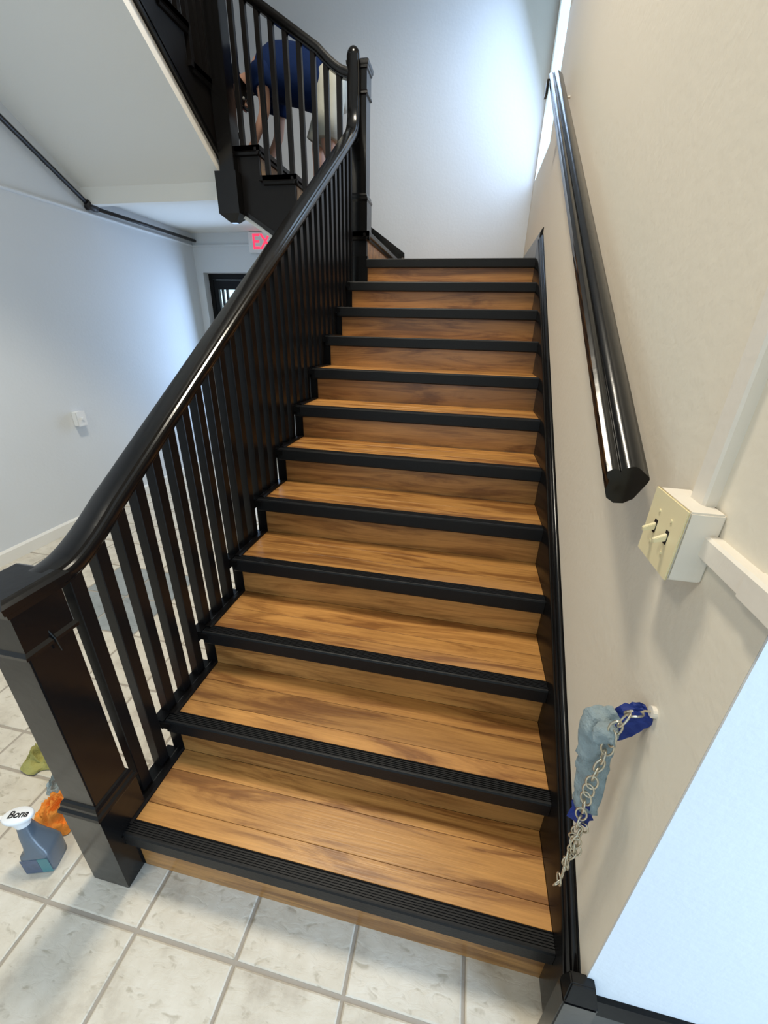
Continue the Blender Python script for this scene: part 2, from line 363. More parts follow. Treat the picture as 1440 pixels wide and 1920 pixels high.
# wall skirting: moulded profile swept up the slope
SL = RISE/RUN
def nose_z(y): return Z0+RISE*(y/RUN+1)
sk_prof = [(W, -0.45), (W, 0.066), (1.288, 0.072), (1.292, 0.071), (1.2945, 0.078), (1.299, 0.085), (1.303, 0.083), (1.306, 0.091), (1.312, 0.098), (1.3165, 0.096), (XW, 0.103), (XW, -0.45)]
def skirt_ring(y, zmin): return [(x, y, max(zmin, nose_z(y)+dz)) for x, dz in sk_prof]
sk = MB()
R_ = [skirt_ring(-0.062, 0.0)]
for q in range(0, 13): R_.append(skirt_ring(-0.0+q*0.2499, 0.0))
sk.rings(R_)
smooth_by_angle(child(sk, 'skirting_board', M_BLACK, st), 70)
# outer string: saw-tooth board carrying the tread ends
poly = [(0.10, 0.0)]
for i in range(1, 12):
    poly += [(sy(i)+OV+0.001, sz(i-1) if i > 1 else 0.0), (sy(i)+OV+0.001, sz(i)-0.034)]
poly = []
for i in range(1, 13):
    poly += [(sy(i)+OV, sz(i-1)-(0.034 if i > 1 else 0)), (sy(i)+OV, sz(i)-0.034)]
poly[0] = (sy(1)+OV, 0.0)
poly += [(YS, ZL-0.034), (YS, ZL-0.30), (0.42, 0.0)]
child(MB().prism(poly, 'X', -0.048, -0.002), 'outer_string', M_BLACKF, st)
# plaster spandrel below the string, closing the side of the flight
child(MB().prism([(0.425, 0.0), (YS, ZL-0.302), (YS, 0.0)], 'X', -0.044, -0.008), 'spandrel_panel', M_WALL, st)
# plinth block ending the skirting
pb = MB().frustum(1.268, 1.343, -0.104, -0.060, 0.0, 1.268, 1.343, -0.104, -0.060, 0.295)
pb.frustum(1.268, 1.343, -0.104, -0.060, 0.295, 1.283, 1.335, -0.082, -0.060, 0.335)
child(pb, 'plinth_block', M_BLACK, st, bevel=0.003)

# ------------------------------------------------------------------ lower balustrade
def sweep(prof, path, axis='Y', x0=0.0):
    """prof: (lateral, normal) pairs; path: (s, z) points in a vertical plane along Y (lateral = X) or along -X (lateral = Y)"""
    rings = []
    n = len(path)
    for i, p in enumerate(path):
        a = path[max(0, i-1)]; b = path[min(n-1, i+1)]
        t = Vector((b[0]-a[0], b[1]-a[1])).normalized(); nn = Vector((-t[1], t[0]))
        ring = []
        for (l, h) in prof:
            q = Vector(p)+nn*h
            ring.append((x0+l, q[0], q[1]) if axis == 'Y' else (q[0], x0+l, q[1]))
        rings.append(ring)
    return MB().rings(rings)
def rail_profile(w, h):
    a = w/2
    return [(-a*0.55, -h), (a*0.55, -h), (a*0.62, -h*0.86), (a*0.80, -h*0.80), (a*0.98, -h*0.62), (a, -h*0.42), (a*0.93, -h*0.24), (a*0.80, -h*0.20), (a*0.76, -h*0.07), (a*0.45, 0.0), (-a*0.45, 0.0),
            (-a*0.76, -h*0.07), (-a*0.80, -h*0.20), (-a*0.93, -h*0.24), (-a, -h*0.42), (-a*0.98, -h*0.62), (-a*0.80, -h*0.80), (-a*0.62, -h*0.86)]
def bez(p0, p1, p2, n):
    return [tuple((1-t)**2*a+2*t*(1-t)*b+t*t*c for a, b, c in zip(p0, p1, p2)) for t in [k/n for k in range(n+1)]]
bl = thing('balustrade', 'black painted balustrade of the lower flight with square balusters, moulded rail and two newels', 'balustrade', (0, 0, 0))
XB = -0.053
def rail_z(y): return 1.056+0.652*y
RH = 0.062
path = [(0.07, 1.142), (0.10, 1.143)]+bez((0.11, 1.144), (0.165, 1.150), (0.29, rail_z(0.29)), 8)[1:]
YV = 2.915
path += [(0.29+(2.81-0.29)*k/10, rail_z(0.29+(2.81-0.29)*k/10)) for k in range(1, 11)]
path += bez((2.83, rail_z(2.83)), (YV, rail_z(YV)), (YV, rail_z(YV)+0.10), 6)[1:]
path += [(YV, 3.10), (YV, 3.2), (YV, 3.32)]
rl = sweep(rail_profile(0.088, RH), path, 'Y', XB)
# rounded top of the vertical end
last = rl.v[-18:]
base = len(rl.v)-18
hr = child(rl, 'handrail', M_BLACK, bl)
smooth_by_angle(hr, 35)
cy = YV+RH/2
cap = MB(); rr = []
for k in range(7):
    t = k/6*PI/2
    rr.append([(XB+0.044*math.cos(t)*math.cos(a), cy-0.0+0.032*math.cos(t)*math.sin(a), 3.318+0.05*math.sin(t)) for a in [2*PI*q/16 for q in range(16)]])
child(cap.rings(rr), 'rail_end_cap', M_BLACK, bl, smooth=True)
child(MB().box(XB-0.02, XB+0.03, 2.93, 2.97, rail_z(2.93)-0.09, rail_z(2.93)-0.03), 'rail_bracket', M_BLACK, bl)
def newel(name, parent, x0, x1, y0, y1, zb, z_base, z_neck, z_top, cap_out=0.02, base_out=0.012, moulded=True):
    n = child(MB().box(x0, x1, y0, y1, zb, z_top-0.03), name, M_BLACK, parent, bevel=0.003)
    b = MB().box(x0-base_out, x1+base_out, y0-base_out, y1+base_out, zb, z_base-0.055)
    h = [(0, base_out), (0.012, base_out+0.006), (0.022, base_out+0.004), (0.030, base_out-0.002), (0.040, base_out-0.003), (0.050, base_out*0.4), (0.055, 0.0)]
    for (a, oa), (c, oc) in zip(h[:-1], h[1:]):
        b.frustum(x0-oa, x1+oa, y0-oa, y1+oa, z_base-0.055+a, x0-oc, x1+oc, y0-oc, y1+oc, z_base-0.055+c)
    child2(b, 'newel_base', M_BLACK, n)
    nk = MB()
    for (a, oa), (c, oc) in zip([(0, 0.001), (0.006, 0.010), (0.016, 0.011)], [(0.006, 0.010), (0.016, 0.011), (0.024, 0.004)]):
        nk.frustum(x0-oa, x1+oa, y0-oa, y1+oa, z_neck+a, x0-oc, x1+oc, y0-oc, y1+oc, z_neck+c)
    nk.box(x0-0.004, x1+0.004, y0-0.004, y1+0.004, z_neck+0.024, z_top-0.045)
    child2(nk, 'newel_neck_moulding', M_BLACK, n)
    c = MB(); hs = [(-0.052, 0.004), (-0.048, 0.010), (-0.036, 0.012), (-0.030, cap_out), (-0.012, cap_out+0.003), (-0.006, cap_out*0.7), (-0.002, cap_out*0.45), (0.0, cap_out*0.2)]
    for (a, oa), (d, od) in zip(hs[:-1], hs[1:]):
        c.frustum(x0-oa, x1+oa, y0-oa, y1+oa, z_top+a, x0-od, x1+od, y0-od, y1+od, z_top+d)
    child2(c, 'newel_cap', M_BLACK, n)
    return n
def child2(mb, name, m, parent, **k):
    o = mb.build(name, m, parent, **k); o.matrix_parent_inverse = Matrix.Identity(4); return o
nw = newel('newel_post', bl, -0.128, -0.020, -0.030, 0.085, 0.0, 0.41, 0.968, 1.142)
nw['label'] = 'bottom newel post standing on the tiles'
child2(MB().tube([(-0.0195, 0.028, 1.012), (-0.0075, 0.030, 0.985), (-0.0075, 0.034, 0.945)], 0.0025, 6), 'hook', M_BLACK, nw)
nw2 = newel('newel_post', bl, -0.088, 0.030, 2.968, 3.086, ZL, 2.60, 3.135, 3.315, cap_out=0.016)
nw2['label'] = 'top newel post on the landing'
child2(box(-0.10, 0.055, 2.926, 2.967, ZL-0.36, ZL+0.02), 'newel_foot', M_BLACK, nw2)
for i in range(1, 12):
    for d in (0.055, 0.1435, 0.232):
        if i == 1 and d < 0.1: continue
        y = sy(i)+d
        if y > 2.86: continue
        y += -0.017+0.0016*(i-1)
        z = sz(i)
        def rb_(yy):
            if yy < 0.29:
                for (a, b2) in zip(path[:-1], path[1:]):
                    if a[0] <= yy <= b2[0]: return a[1]+(b2[1]-a[1])*(yy-a[0])/(b2[0]-a[0]+1e-9)-RH*1.10
            return rail_z(yy)-RH*1.17
        zt0, zt1 = rb_(y)+0.006, rb_(y+0.039)+0.006
        x0, x1 = XB-0.018, XB+0.017
        mb = MB().add([(x0,y,z),(x1,y,z),(x1,y+0.039,z),(x0,y+0.039,z),(x0,y,zt0),(x1,y,zt0),(x1,y+0.039,zt1),(x0,y+0.039,zt1)],
                      [(0,3,2,1),(4,5,6,7),(0,1,5,4),(1,2,6,5),(2,3,7,6),(3,0,4,7)])
        child(mb, 'baluster', M_BLACKF, bl, bevel=0.002, segs=1)

# ------------------------------------------------------------------ second flight (along the back wall) and upper landing
s2 = thing('staircase', 'short middle flight of black stairs climbing left along the back wall to the upper landing', 'staircase', (0, 0, 0))
for k in range(4):
    x, z = X2[k], Z2[k]; zb = ZL if k == 0 else Z2[k-1]
    child(box(x-OV-0.018, x-OV, YS+0.02, YB-0.02, zb, z-0.03), 'riser', M_WOODR, s2)
    xb = (X2[k+1]-OV) if k < 3 else XL
    nb = MB().prism([(x-0.0467, z+0.002), (x-0.004, z+0.002), (x, z-0.003), (x, z-0.030), (x-0.006, z-0.036), (x-0.012, z-0.036), (x-0.016, z-0.052), (x-OV, z-0.056), (x-OV, z-0.012), (x-0.0467, z-0.012)], 'Y', YS-0.03, YB-0.02)
    child(nb, 'nosing', M_BLACKF, s2)
    tb = MB().box(xb, x-0.0467, YS-0.03, YB, z-0.03, z)
    if k < 3:
        tb.prism([(YS-0.03, z), (YS-0.03, z-0.03), (YS-0.022, z-0.036), (YS-0.016, z-0.05), (YS-0.004, z-0.056), (YS-0.004, z-0.03), (YS-0.004, z)], 'X', xb+0.03, x-0.002)
        child(tb, 'tread', M_BLACKF, s2)
    else:
        child(tb, 'landing_platform', M_BLACKF, s2)
        child(MB().prism([(YS-0.03, z), (YS-0.03, z-0.03), (YS-0.022, z-0.036), (YS-0.016, z-0.05), (YS-0.004, z-0.056), (YS-0.004, z-0.03), (YS-0.004, z)], 'X', -0.96, x-0.002), 'landing_nosing', M_BLACKF, s2)
S2 = RISE2/RUN2
def soff2(x): return 2.492+(-1.0-x)*-0.0 - (x+1.0)*0.60   # underside line of string, falling to the right
ps = [(-0.96, ZM-0.034)]
ps = []
for k in (3, 2, 1, 0):
    ps += [(X2[k]-OV, Z2[k]-0.034), (X2[k]-OV, (Z2[k-1] if k else ZL-0.1)-0.034)]
ps = [(-1.0, ZM-0.034)]+ps[:-1]+[(X2[0]-OV, 2.0), (-0.20, 2.0)]+[(-1.0, soff2(-1.0)+0.035)]
child(MB().prism(ps, 'Y', YS, YS+0.03), 'outer_string', M_BLACKF, s2)
# moulding strip along the string's lower edge
mz = 0.035
child(MB().prism([(-1.0, soff2(-1.0)+mz-0.01), (-1.0, soff2(-1.0)+mz+0.022), (-0.2, soff2(-0.2)+mz+0.022), (-0.2, soff2(-0.2)+mz-0.01)], 'Y', YS-0.014, YS+0.0), 'string_moulding', M_BLACK, s2)
# plaster soffit of the flight
child(MB().prism([(-1.06, 2.60), (-1.0, soff2(-1.0)+0.03), (-0.10, soff2(-0.10)+0.03), (-0.10, soff2(-0.10)-0.005), (-1.0, soff2(-1.0)-0.005), (-1.06, 2.585)], 'Y', YS+0.004, YB), 'soffit', M_CEIL, s2)
# wall skirting of the second flight
q0, q1 = 0.075, -0.755
def s2z(x): return ZL+RISE2+(0.07-x)*S2
child(MB().prism([(0.07, ZL), (0.07, s2z(0.07)+0.06), (-0.80, s2z(-0.80)+0.06), (-0.80, s2z(-0.80)-0.3), (-0.1, ZL)], 'Y', YB-0.022, YB), 'skirting_board', M_BLACK, s2)
child(MB().prism([(0.10, s2z(0.10)+0.055), (0.10, s2z(0.10)+0.10), (-0.80, s2z(-0.80)+0.10), (-0.80, s2z(-0.80)+0.055)], 'Y', YB-0.032, YB), 'skirting_moulding', M_BLACK, s2)
# ceiling slab under the upper landing
struct(box(XL, XS+0.03, 3.0, YB, 2.65, ZM-0.031).build('ceiling_1', M_CEIL), 'pale ceiling under the upper landing above the hall')

b2 = thing('balustrade', 'black balustrade of the middle flight behind which the man bends', 'balustrade', (0, 0, 0))
YR = YS+0.005
def rail2_z(x): return 3.345-(x+0.20)*0.60
path2 = [(-0.07, 3.262)]+[(-0.085, 3.266)]+bez((-0.10, 3.27), (-0.16, 3.285), (-0.28, rail2_z(-0.28)), 6)[1:]
path2 += [(-0.28-0.70*k/6, rail2_z(-0.28-0.70*k/6)) for k in range(1, 7)]
rl2 = sweep([(l, -h) for l, h in rail_profile(0.075, 0.058)], path2, 'X', YR)
smooth_by_angle(child(rl2, 'handrail', M_BLACK, b2), 35)
for x in (-0.155, -0.245, -0.335, -0.43, -0.525, -0.622, -0.715, -0.81, -0.90):
    z = ZM
    for k in range(4):
        if x > X2[k]-0.005: z = Z2[k-1] if k else ZL; break
    zt = rail2_z(x)-0.055
    if x > -0.28: zt -= 0.0
    child(box(x-0.017, x+0.017, YR-0.016, YR+0.016, z, zt), 'baluster', M_BLACKF, b2, bevel=0.002, segs=1)
# drop newel hanging below the upper landing
dn = child(box(-1.075, -0.955, YS-0.06, YS+0.06, 2.50, 4.20), 'newel_post', M_BLACK, b2, bevel=0.003)
dn['label'] = 'newel post with a pointed pendant end'
dp = MB().box(-1.105, -0.935, YS-0.085, YS+0.06, 2.475, 2.735)
dp.frustum(-1.105, -0.935, YS-0.085, YS+0.06, 2.475, -1.045, -0.995, YS-0.03, YS+0.01, 2.425)
child2(dp, 'newel_pendant', M_BLACK, dn)

# ------------------------------------------------------------------ third flight (back over the hall)
s3 = thing('staircase', 'upper flight with a plaster underside rising toward the viewer over the hall', 'staircase', (0, 0, 0))
N3 = 10
Y3 = [3.22-RUN*k for k in range(N3)]; Z3 = [ZM+RISE*(k+1) for k in range(N3)]
def sof3(y): return 2.69+(2.97-y)*SL
ye3 = 0.55
child(MB().prism([(3.04, 2.585), (2.97, 2.585), (2.97, 2.70), (ye3, sof3(ye3)), (ye3, sof3(ye3)+0.10), (2.97, 2.80), (3.04, 2.80)], 'X', XL, XS-0.012), 'soffit', M_CEIL, s3)
for k in range(N3):
    y, z = Y3[k], Z3[k]; zb = ZM if k == 0 else Z3[k-1]
    child(box(XL, XS+0.0, y-OV-0.018, y-OV, zb, z-0.03), 'riser', M_WOODR, s3)
    tb = MB().box(XL, XS+0.03, y-OV-RUN, y, z-0.03, z)
    tb.prism([(XS+0.03, z), (XS+0.03, z-0.03), (XS+0.022, z-0.036), (XS+0.016, z-0.05), (XS+0.004, z-0.056), (XS+0.004, z)], 'Y', y-OV-RUN+0.03, y-0.002)
    child(tb, 'tread', M_BLACKF, s3)
    for d in (0.05, 0.138, 0.226):
        if y-d > 2.915: continue
        child(box(XS-0.016, XS+0.016, y-d-0.036, y-d, z, z+0.80-(0.05-0.0)+d*SL), 'baluster', M_BLACKF, s3)
poly = [(2.95, sof3(2.95)+0.10), (2.95, ZM+0.10)]
for k in range(1, N3):
    poly += [(Y3[k]-OV, (ZM if k == 0 else Z3[k-1])-0.031), (Y3[k]-OV, Z3[k]-0.031)]
poly += [(ye3, Z3[-1]-0.031), (ye3, sof3(ye3)+0.10)]
child(MB().prism(poly, 'X', XS-0.015, XS+0.003), 'outer_string', M_BLACKF, s3)
sm = MB()
for dz0, dz1, ox in ((0.100, 0.118, 0.014), (0.118, 0.138, 0.009), (0.138, 0.150, 0.014)):
    sm.prism([(2.93, sof3(2.93)+dz0), (2.93, sof3(2.93)+dz1), (ye3, sof3(ye3)+dz1), (ye3, sof3(ye3)+dz0)], 'X', XS+0.003, XS+ox)
child(sm, 'string_moulding', M_BLACK, s3)
path3 = [(2.90, Z3[1]+0.83)]+[(2.90-0.3*k, Z3[1]+0.83+0.3*k*SL) for k in range(1, 9)]
child(sweep([(l, -h) for l, h in rail_profile(0.08, 0.06)], path3, 'Y', XS), 'handrail', M_BLACK, s3)

# ------------------------------------------------------------------ wall handrail
wh = thing('wall_handrail', 'thick black moulded handrail mounted along the cream wall', 'handrail', (1.24, 0.276, 1.44))
Y0h, Z0h = 0.276, 1.452
sl = 0.644
hp = [(-0.036, -0.046), (-0.030, -0.060), (-0.014, -0.069), (0.004, -0.068), (0.020, -0.058), (0.038, -0.026), (0.0395, -0.020), (0.038, -0.016), (0.016, -0.001), (0.010, 0.001), (0.004, 0.001), (-0.013, -0.005), (-0.016, -0.011), (-0.019, -0.007), (-0.027, -0.005), (-0.034, -0.008), (-0.040, -0.011), (-0.039, -0.021), (-0.033, -0.027), (-0.033, -0.034)]
hrings = []
for k in range(9):
    y = Y0h+(2.93-Y0h)*k/8; z = Z0h+sl*(y-Y0h)
    hrings.append([(1.238+l, y, z+h*1.12) for l, h in hp])
o = child(MB().rings(hrings), 'rail', M_BLACK, wh); smooth_by_angle(o, 50)
for y in (2.75,):
    z = Z0h+sl*(y-Y0h)
    child(MB().tube([(1.225, y, z-0.05), (1.235, y-0.01, z-0.085), (XW-0.002, y-0.02, z-0.090)], 0.006, 8), 'wall_bracket', M_RACE, wh)
child(box(1.185, 1.20, 2.86, 2.92, Z0h+sl*(2.86-Y0h)-0.09, Z0h+sl*(2.86-Y0h)-0.02), 'end_block', M_BLACK, wh)

# ------------------------------------------------------------------ switch box and raceways
sw = thing('light_switch', 'double ivory toggle switch on a surface box beside the handrail end', 'switch', (XW, 0.152, 1.376))
BX = 1.268
o = child(box(BX, XW, 0.093, 0.211, 1.314, 1.438), 'switch_box', M_RACE, sw, bevel=0.003)
pl_ = child(MB().frustum(0, 0, 0, 0, 0, 0, 0, 0, 0, 0).add([], []) if False else MB().box(BX-0.0035, BX, 0.091, 0.213, 1.312, 1.440), 'switch_plate', M_IVORY, sw, bevel=0.003)
for yc in (0.175, 0.129):
    child(box(BX-0.0045, BX-0.0032, yc-0.005, yc+0.005, 1.364, 1.388), 'toggle_slot', M_INK, sw)
    child(MB().add([(BX-0.003,yc-0.0042,1.370),(BX-0.003,yc+0.0042,1.370),(BX-0.003,yc+0.0042,1.383),(BX-0.003,yc-0.0042,1.383),
                    (BX-0.022,yc-0.0036,1.364),(BX-0.022,yc+0.0036,1.364),(BX-0.023,yc+0.0036,1.372),(BX-0.023,yc-0.0036,1.372)],
                   [(0,3,2,1),(4,5,6,7),(0,1,5,4),(1,2,6,5),(2,3,7,6),(3,0,4,7)]), 'toggle', M_IVORY, sw, bevel=0.001)
    for zc in (1.406, 1.346):
        child(MB().tube([(BX-0.003, yc, zc), (BX-0.0055, yc, zc)], 0.0032, 10), 'screw', M_IVORY, sw)
def raceway(y0, y1, z0, z1, d): return [(XW, y0), (XW-d, y0), (XW-d, y1), (XW, y1)]
cr = MB().prism([(XW, 0.128), (XW-0.016, 0.128), (XW-0.020, 0.132), (XW-0.020, 0.168), (XW-0.016, 0.172), (XW, 0.172)], 'Z', 1.438, TOP)
tag(cr.build('cable_raceway', M_RACE), 'vertical painted cable raceway rising from the double switch box', 'raceway')
ch = thing('cable_raceway', 'horizontal painted cable raceway running from the double switch box to the wall corner', 'raceway', (XW, 0.0, 1.38))
child(MB().prism([(XW, 1.362), (XW-0.016, 1.362), (XW-0.020, 1.366), (XW-0.020, 1.398), (XW-0.016, 1.402), (XW, 1.402)], 'Y', -0.018, 0.093), 'raceway_cover', M_RACE, ch)
eb = MB().prism([(XW, 1.360), (XW-0.018, 1.360), (XW-0.0225, 1.364), (XW-0.0225, 1.400), (XW-0.018, 1.404), (XW, 1.404)], 'Y', YF-0.0225, -0.016)
eb.prism([(YF, 1.360), (YF-0.018, 1.360), (YF-0.0225, 1.364), (YF-0.0225, 1.400), (YF-0.018, 1.404), (YF, 1.404)], 'X', XW, XW+0.05)
child(eb, 'raceway_elbow', M_RACE, ch)

# switch on the left wall
ls = thing('light_switch', 'small white switch box on the bluish left wall of the hall', 'switch', (XL, 2.36, 0.92))
child(box(XL, XL+0.05, 2.315, 2.395, 0.865, 0.985), 'switch_box', M_WHITE, ls, bevel=0.004)
child(box(XL+0.05, XL+0.055, 2.312, 2.398, 0.862, 0.988), 'switch_plate', M_WHITE, ls, bevel=0.002)
child(box(XL+0.055, XL+0.068, 2.345, 2.365, 0.915, 0.935), 'toggle', M_WHITE, ls)

# ------------------------------------------------------------------ chain with tape and rag
cyc = 0.066
chn = thing('barrier_chain', 'dull nickel barrier chain hanging from a wall hook over the skirting', 'chain', (XW, 0.072, 1.036))
child(MB().tube([(XW, 0.072, 1.038), (XW-0.008, 0.072, 1.038)], 0.011, 14), 'hook_plate', M_RACE, chn)
hk = [(XW-0.006, 0.072, 1.038), (XW-0.018, 0.071, 1.038)]
hk += [(XW-0.034+0.016*math.cos(a), 0.071-0.006*math.sin(a), 1.026+0.014*math.sin(a)) for a in [PI/2*0.7-2*PI*k/16*0.86 for k in range(17)]]
child(MB().tube(hk, 0.0022, 8), 'hook', M_NICKEL, chn)
def link_mesh(L_=0.017, Wd=0.0095, r=0.0019):
    pts = [(Wd*math.cos(a), 0, L_*math.sin(a)) for a in [2*PI*k/18 for k in range(18)]]
    return MB().tube(pts, r, 7, closed_path=True)
cp = [Vector(p) for p in ((1.272, 0.070, 1.020), (1.262, 0.069, 0.995), (1.262, 0.068, 0.968), (1.260, 0.067, 0.941), (1.258, 0.067, 0.914), (1.257, 0.066, 0.887), (1.256, 0.066, 0.860), (1.255, 0.066, 0.833), (1.254, 0.066, 0.806), (1.255, 0.066, 0.779),
      (1.256, 0.066, 0.752), (1.257, 0.066, 0.724), (1.258, 0.066, 0.696))]
lm = None
def put_link(c, d, tw, s=1.0):
    global lm
    if lm is None:
        o = link_mesh().build('link', M_NICKEL, chn, smooth=True); lm = o.data
    else:
        o = bpy.data.objects.new('link', lm); COL.objects.link(o); o.parent = chn
    o.matrix_parent_inverse = Matrix.Translation(-chn.location)
    q = Vector(d).normalized().to_track_quat('Z', 'Y')
    o.rotation_mode = 'QUATERNION'
    from mathutils import Quaternion
    o.rotation_quaternion = q @ Quaternion((0, 0, 1), tw); o.location = c; o.scale = (s*1.12, s*1.12, s*1.12)
for k, c in enumerate(cp):
    a = cp[max(0, k-1)]; b = cp[min(len(cp)-1, k+1)]
    put_link(c-Vector((0.006, 0.012, 0)), b-a, PI/2*(k % 2)+0.5+random.uniform(-0.3, 0.3))
# doubled-up loose tail of the chain
zz = 0.672; k = 0
while zz > 0.425:
    put_link(Vector((1.262+random.uniform(-0.004, 0.004), 0.060+random.uniform(-0.003, 0.003), zz)), (random.uniform(-0.25, 0.25), random.uniform(-0.25, 0.25), -1), PI/2*(k % 2)+random.uniform(-0.4, 0.4), 0.9)
    if zz > 0.5: put_link(Vector((1.266+random.uniform(-0.008, 0.006), 0.062+random.uniform(-0.006, 0.004), zz-0.008)), (random.uniform(-0.4, 0.4), random.uniform(-0.4, 0.4), -1), PI/2*((k+1) % 2)+random.uniform(-0.7, 0.7), 0.9)
    zz -= 0.0205; k += 1

def strip_mesh(path, widths, normal, seed, amp, nx=9, thick=0.0015, rag_edge=0.006):
    """a crumpled strip of cloth or tape following path; widths across, 'normal' is its facing"""
    mb = MB(); normal = Vector(normal).normalized(); rings = []
    n = len(path)
    top = []; bot = []
    for i, p in enumerate(path):
        p = Vector(p); a = Vector(path[max(0, i-1)]); b = Vector(path[min(n-1, i+1)]); t = (b-a).normalized()
        side = t.cross(normal).normalized(); nn = side.cross(t)
        for j in range(nx):
            u = j/(nx-1)*2-1
            q = p+side*u*widths[i]
            d = noise.noise(q*38+Vector((seed, 0, 0)))*amp + noise.noise(q*95+Vector((0, seed, 0)))*amp*0.5
            e = noise.noise(Vector((i*0.9, u*2, seed)))*rag_edge*(1 if abs(u) > 0.7 else 0.3)
            q = q+nn*(d-u*u*widths[i]*0.35)+side*e
            top.append(q); bot.append(q-nn*thick)
    V = top+bot; m = len(top); Fc = []
    for i in range(n-1):
        for j in range(nx-1):
            a = i*nx+j; Fc.append((a, a+1, a+nx+1, a+nx)); Fc.append((m+a, m+a+nx, m+a+nx+1, m+a+1))
    for i in range(n-1):
        a = i*nx; Fc.append((a, a+nx, m+a+nx, m+a)); a = i*nx+nx-1; Fc.append((a, m+a, m+a+nx, a+nx))
    for j in range(nx-1):
        Fc.append((j, m+j, m+j+1, j+1)); a = (n-1)*nx+j; Fc.append((a, a+1, m+a+1, m+a))
    return mb.add(V, Fc)
def lerp_path(p, n):
    out = []
    for k in range(n):
        t = k/(n-1)*(len(p)-1); i = min(int(t), len(p)-2); f = t-i
        out.append(tuple(a+(b-a)*f for a, b in zip(p[i], p[i+1])))
    return out
face = CAM_LOC-Vector((1.26, 0.06, 0.9))
rag = strip_mesh(lerp_path([(1.268, 0.088, 1.000), (1.240, 0.080, 0.985), (1.238, 0.076, 0.95), (1.246, 0.072, 0.87), (1.256, 0.072, 0.79), (1.262, 0.070, 0.715)], 26), [0.016+0.020*math.sin(min(1, k/9)*PI/2)-0.010*max(0, (k-9)/16) for k in range(26)], face, 3.0, 0.014, nx=13)
tag(rag.build('rag', M_RAGB, smooth=True), 'blue-grey cloth rag wrapped along the hanging chain between blue tape', 'rag')
fold = strip_mesh(lerp_path([(1.258, 0.060, 0.992), (1.236, 0.052, 0.978), (1.226, 0.05, 0.955)], 9), [0.012, 0.017, 0.02, 0.022, 0.02, 0.018, 0.014, 0.010, 0.004], face, 9.0, 0.008, nx=9)
t1 = strip_mesh(lerp_path([(1.314, 0.080, 1.028), (1.288, 0.080, 1.006), (1.256, 0.078, 0.962)], 12), [0.014, 0.020, 0.022, 0.023, 0.024, 0.025, 0.026, 0.026, 0.026, 0.025, 0.024, 0.022], face, 5.0, 0.012, nx=9, rag_edge=0.003)
tag(t1.build('masking_tape', M_TAPE), 'blue masking tape wad at the hook end of the chain', 'tape', 'blue tape wads on the chain')
t2 = strip_mesh(lerp_path([(1.262, 0.070, 0.735), (1.256, 0.066, 0.715), (1.256, 0.064, 0.685), (1.262, 0.066, 0.660)], 9), [0.016, 0.022, 0.024, 0.023, 0.022, 0.023, 0.022, 0.020, 0.016], face, 12.0, 0.012, nx=9)
tag(t2.build('masking_tape', M_TAPE), 'blue masking tape wad below the rag near the skirting', 'tape', 'blue tape wads on the chain')
ragf = bpy.data.objects['rag']
o = fold.build('folded_corner', M_RAGB, ragf, smooth=True)

# ------------------------------------------------------------------ cleaning bottle and rags on the floor
bt = thing('spray_bottle', 'grey-blue cleaner bottle with white trigger head on the tiles by the newel', 'bottle', (-0.330, -0.030, 0.0), math.radians(18))
def rrect(a, b, z, ox=0, oy=0, n=8, p=3.6):
    out = []
    for k in range(n*4):
        t = 2*PI*(k+0.5)/(n*4); c, s_ = math.cos(t), math.sin(t)
        out.append((ox+a*math.copysign(abs(c)**(2/p), c), oy+b*math.copysign(abs(s_)**(2/p), s_), z))
    return out
bb = MB().rings([rrect(0.041, 0.036, 0.0, -0.005, p=5), rrect(0.044, 0.039, 0.006, -0.005, p=6), rrect(0.045, 0.040, 0.080, -0.005, p=7), rrect(0.044, 0.039, 0.090, -0.005, p=6), rrect(0.034, 0.036, 0.102, -0.002, 0.002, p=5), rrect(0.027, 0.031, 0.125, -0.012, 0.004, p=4), rrect(0.023, 0.026, 0.155, -0.022, 0.006, p=3), rrect(0.020, 0.021, 0.185, -0.027, 0.008, p=2.4), rrect(0.018, 0.018, 0.200, -0.029, 0.009, p=2)])
smooth_by_angle(bb.build('bottle_body', M_BOTTLE, bt), 50)
lb = MB().box(-0.046, 0.004, -0.0412, -0.040, 0.008, 0.080)
lo = lb.build('label', M_LABELD, bt); lo['label'] = 'dark front label'
o = MB().box(0.005, 0.036, -0.0414, -0.040, 0.008, 0.080).build('label', M_LABEL, bt); o['label'] = 'teal label panel'
HX, HY = -0.036, 0.012
sh = MB().rings([rrect(0.020, 0.019, 0.194, -0.029, 0.009, p=2), rrect(0.024, 0.021, 0.206, -0.031, 0.010, p=2), rrect(0.032, 0.023, 0.216, HX, HY, p=2), rrect(0.041, 0.025, 0.222, HX, HY, p=2)])
smooth_by_angle(sh.build('trigger_neck', M_WHITE, bt), 50)
hd = MB().rings([rrect(0.041, 0.025, 0.222, HX, HY, p=2), rrect(0.046, 0.028, 0.227, HX, HY, p=2), rrect(0.046, 0.028, 0.234, HX, HY, p=2), rrect(0.042, 0.0245, 0.238, HX, HY, p=2)])
hd.box(HX-0.056, HX-0.040, HY-0.006, HY+0.006, 0.221, 0.231)
smooth_by_angle(hd.build('trigger_head', M_WHITE, bt), 50)
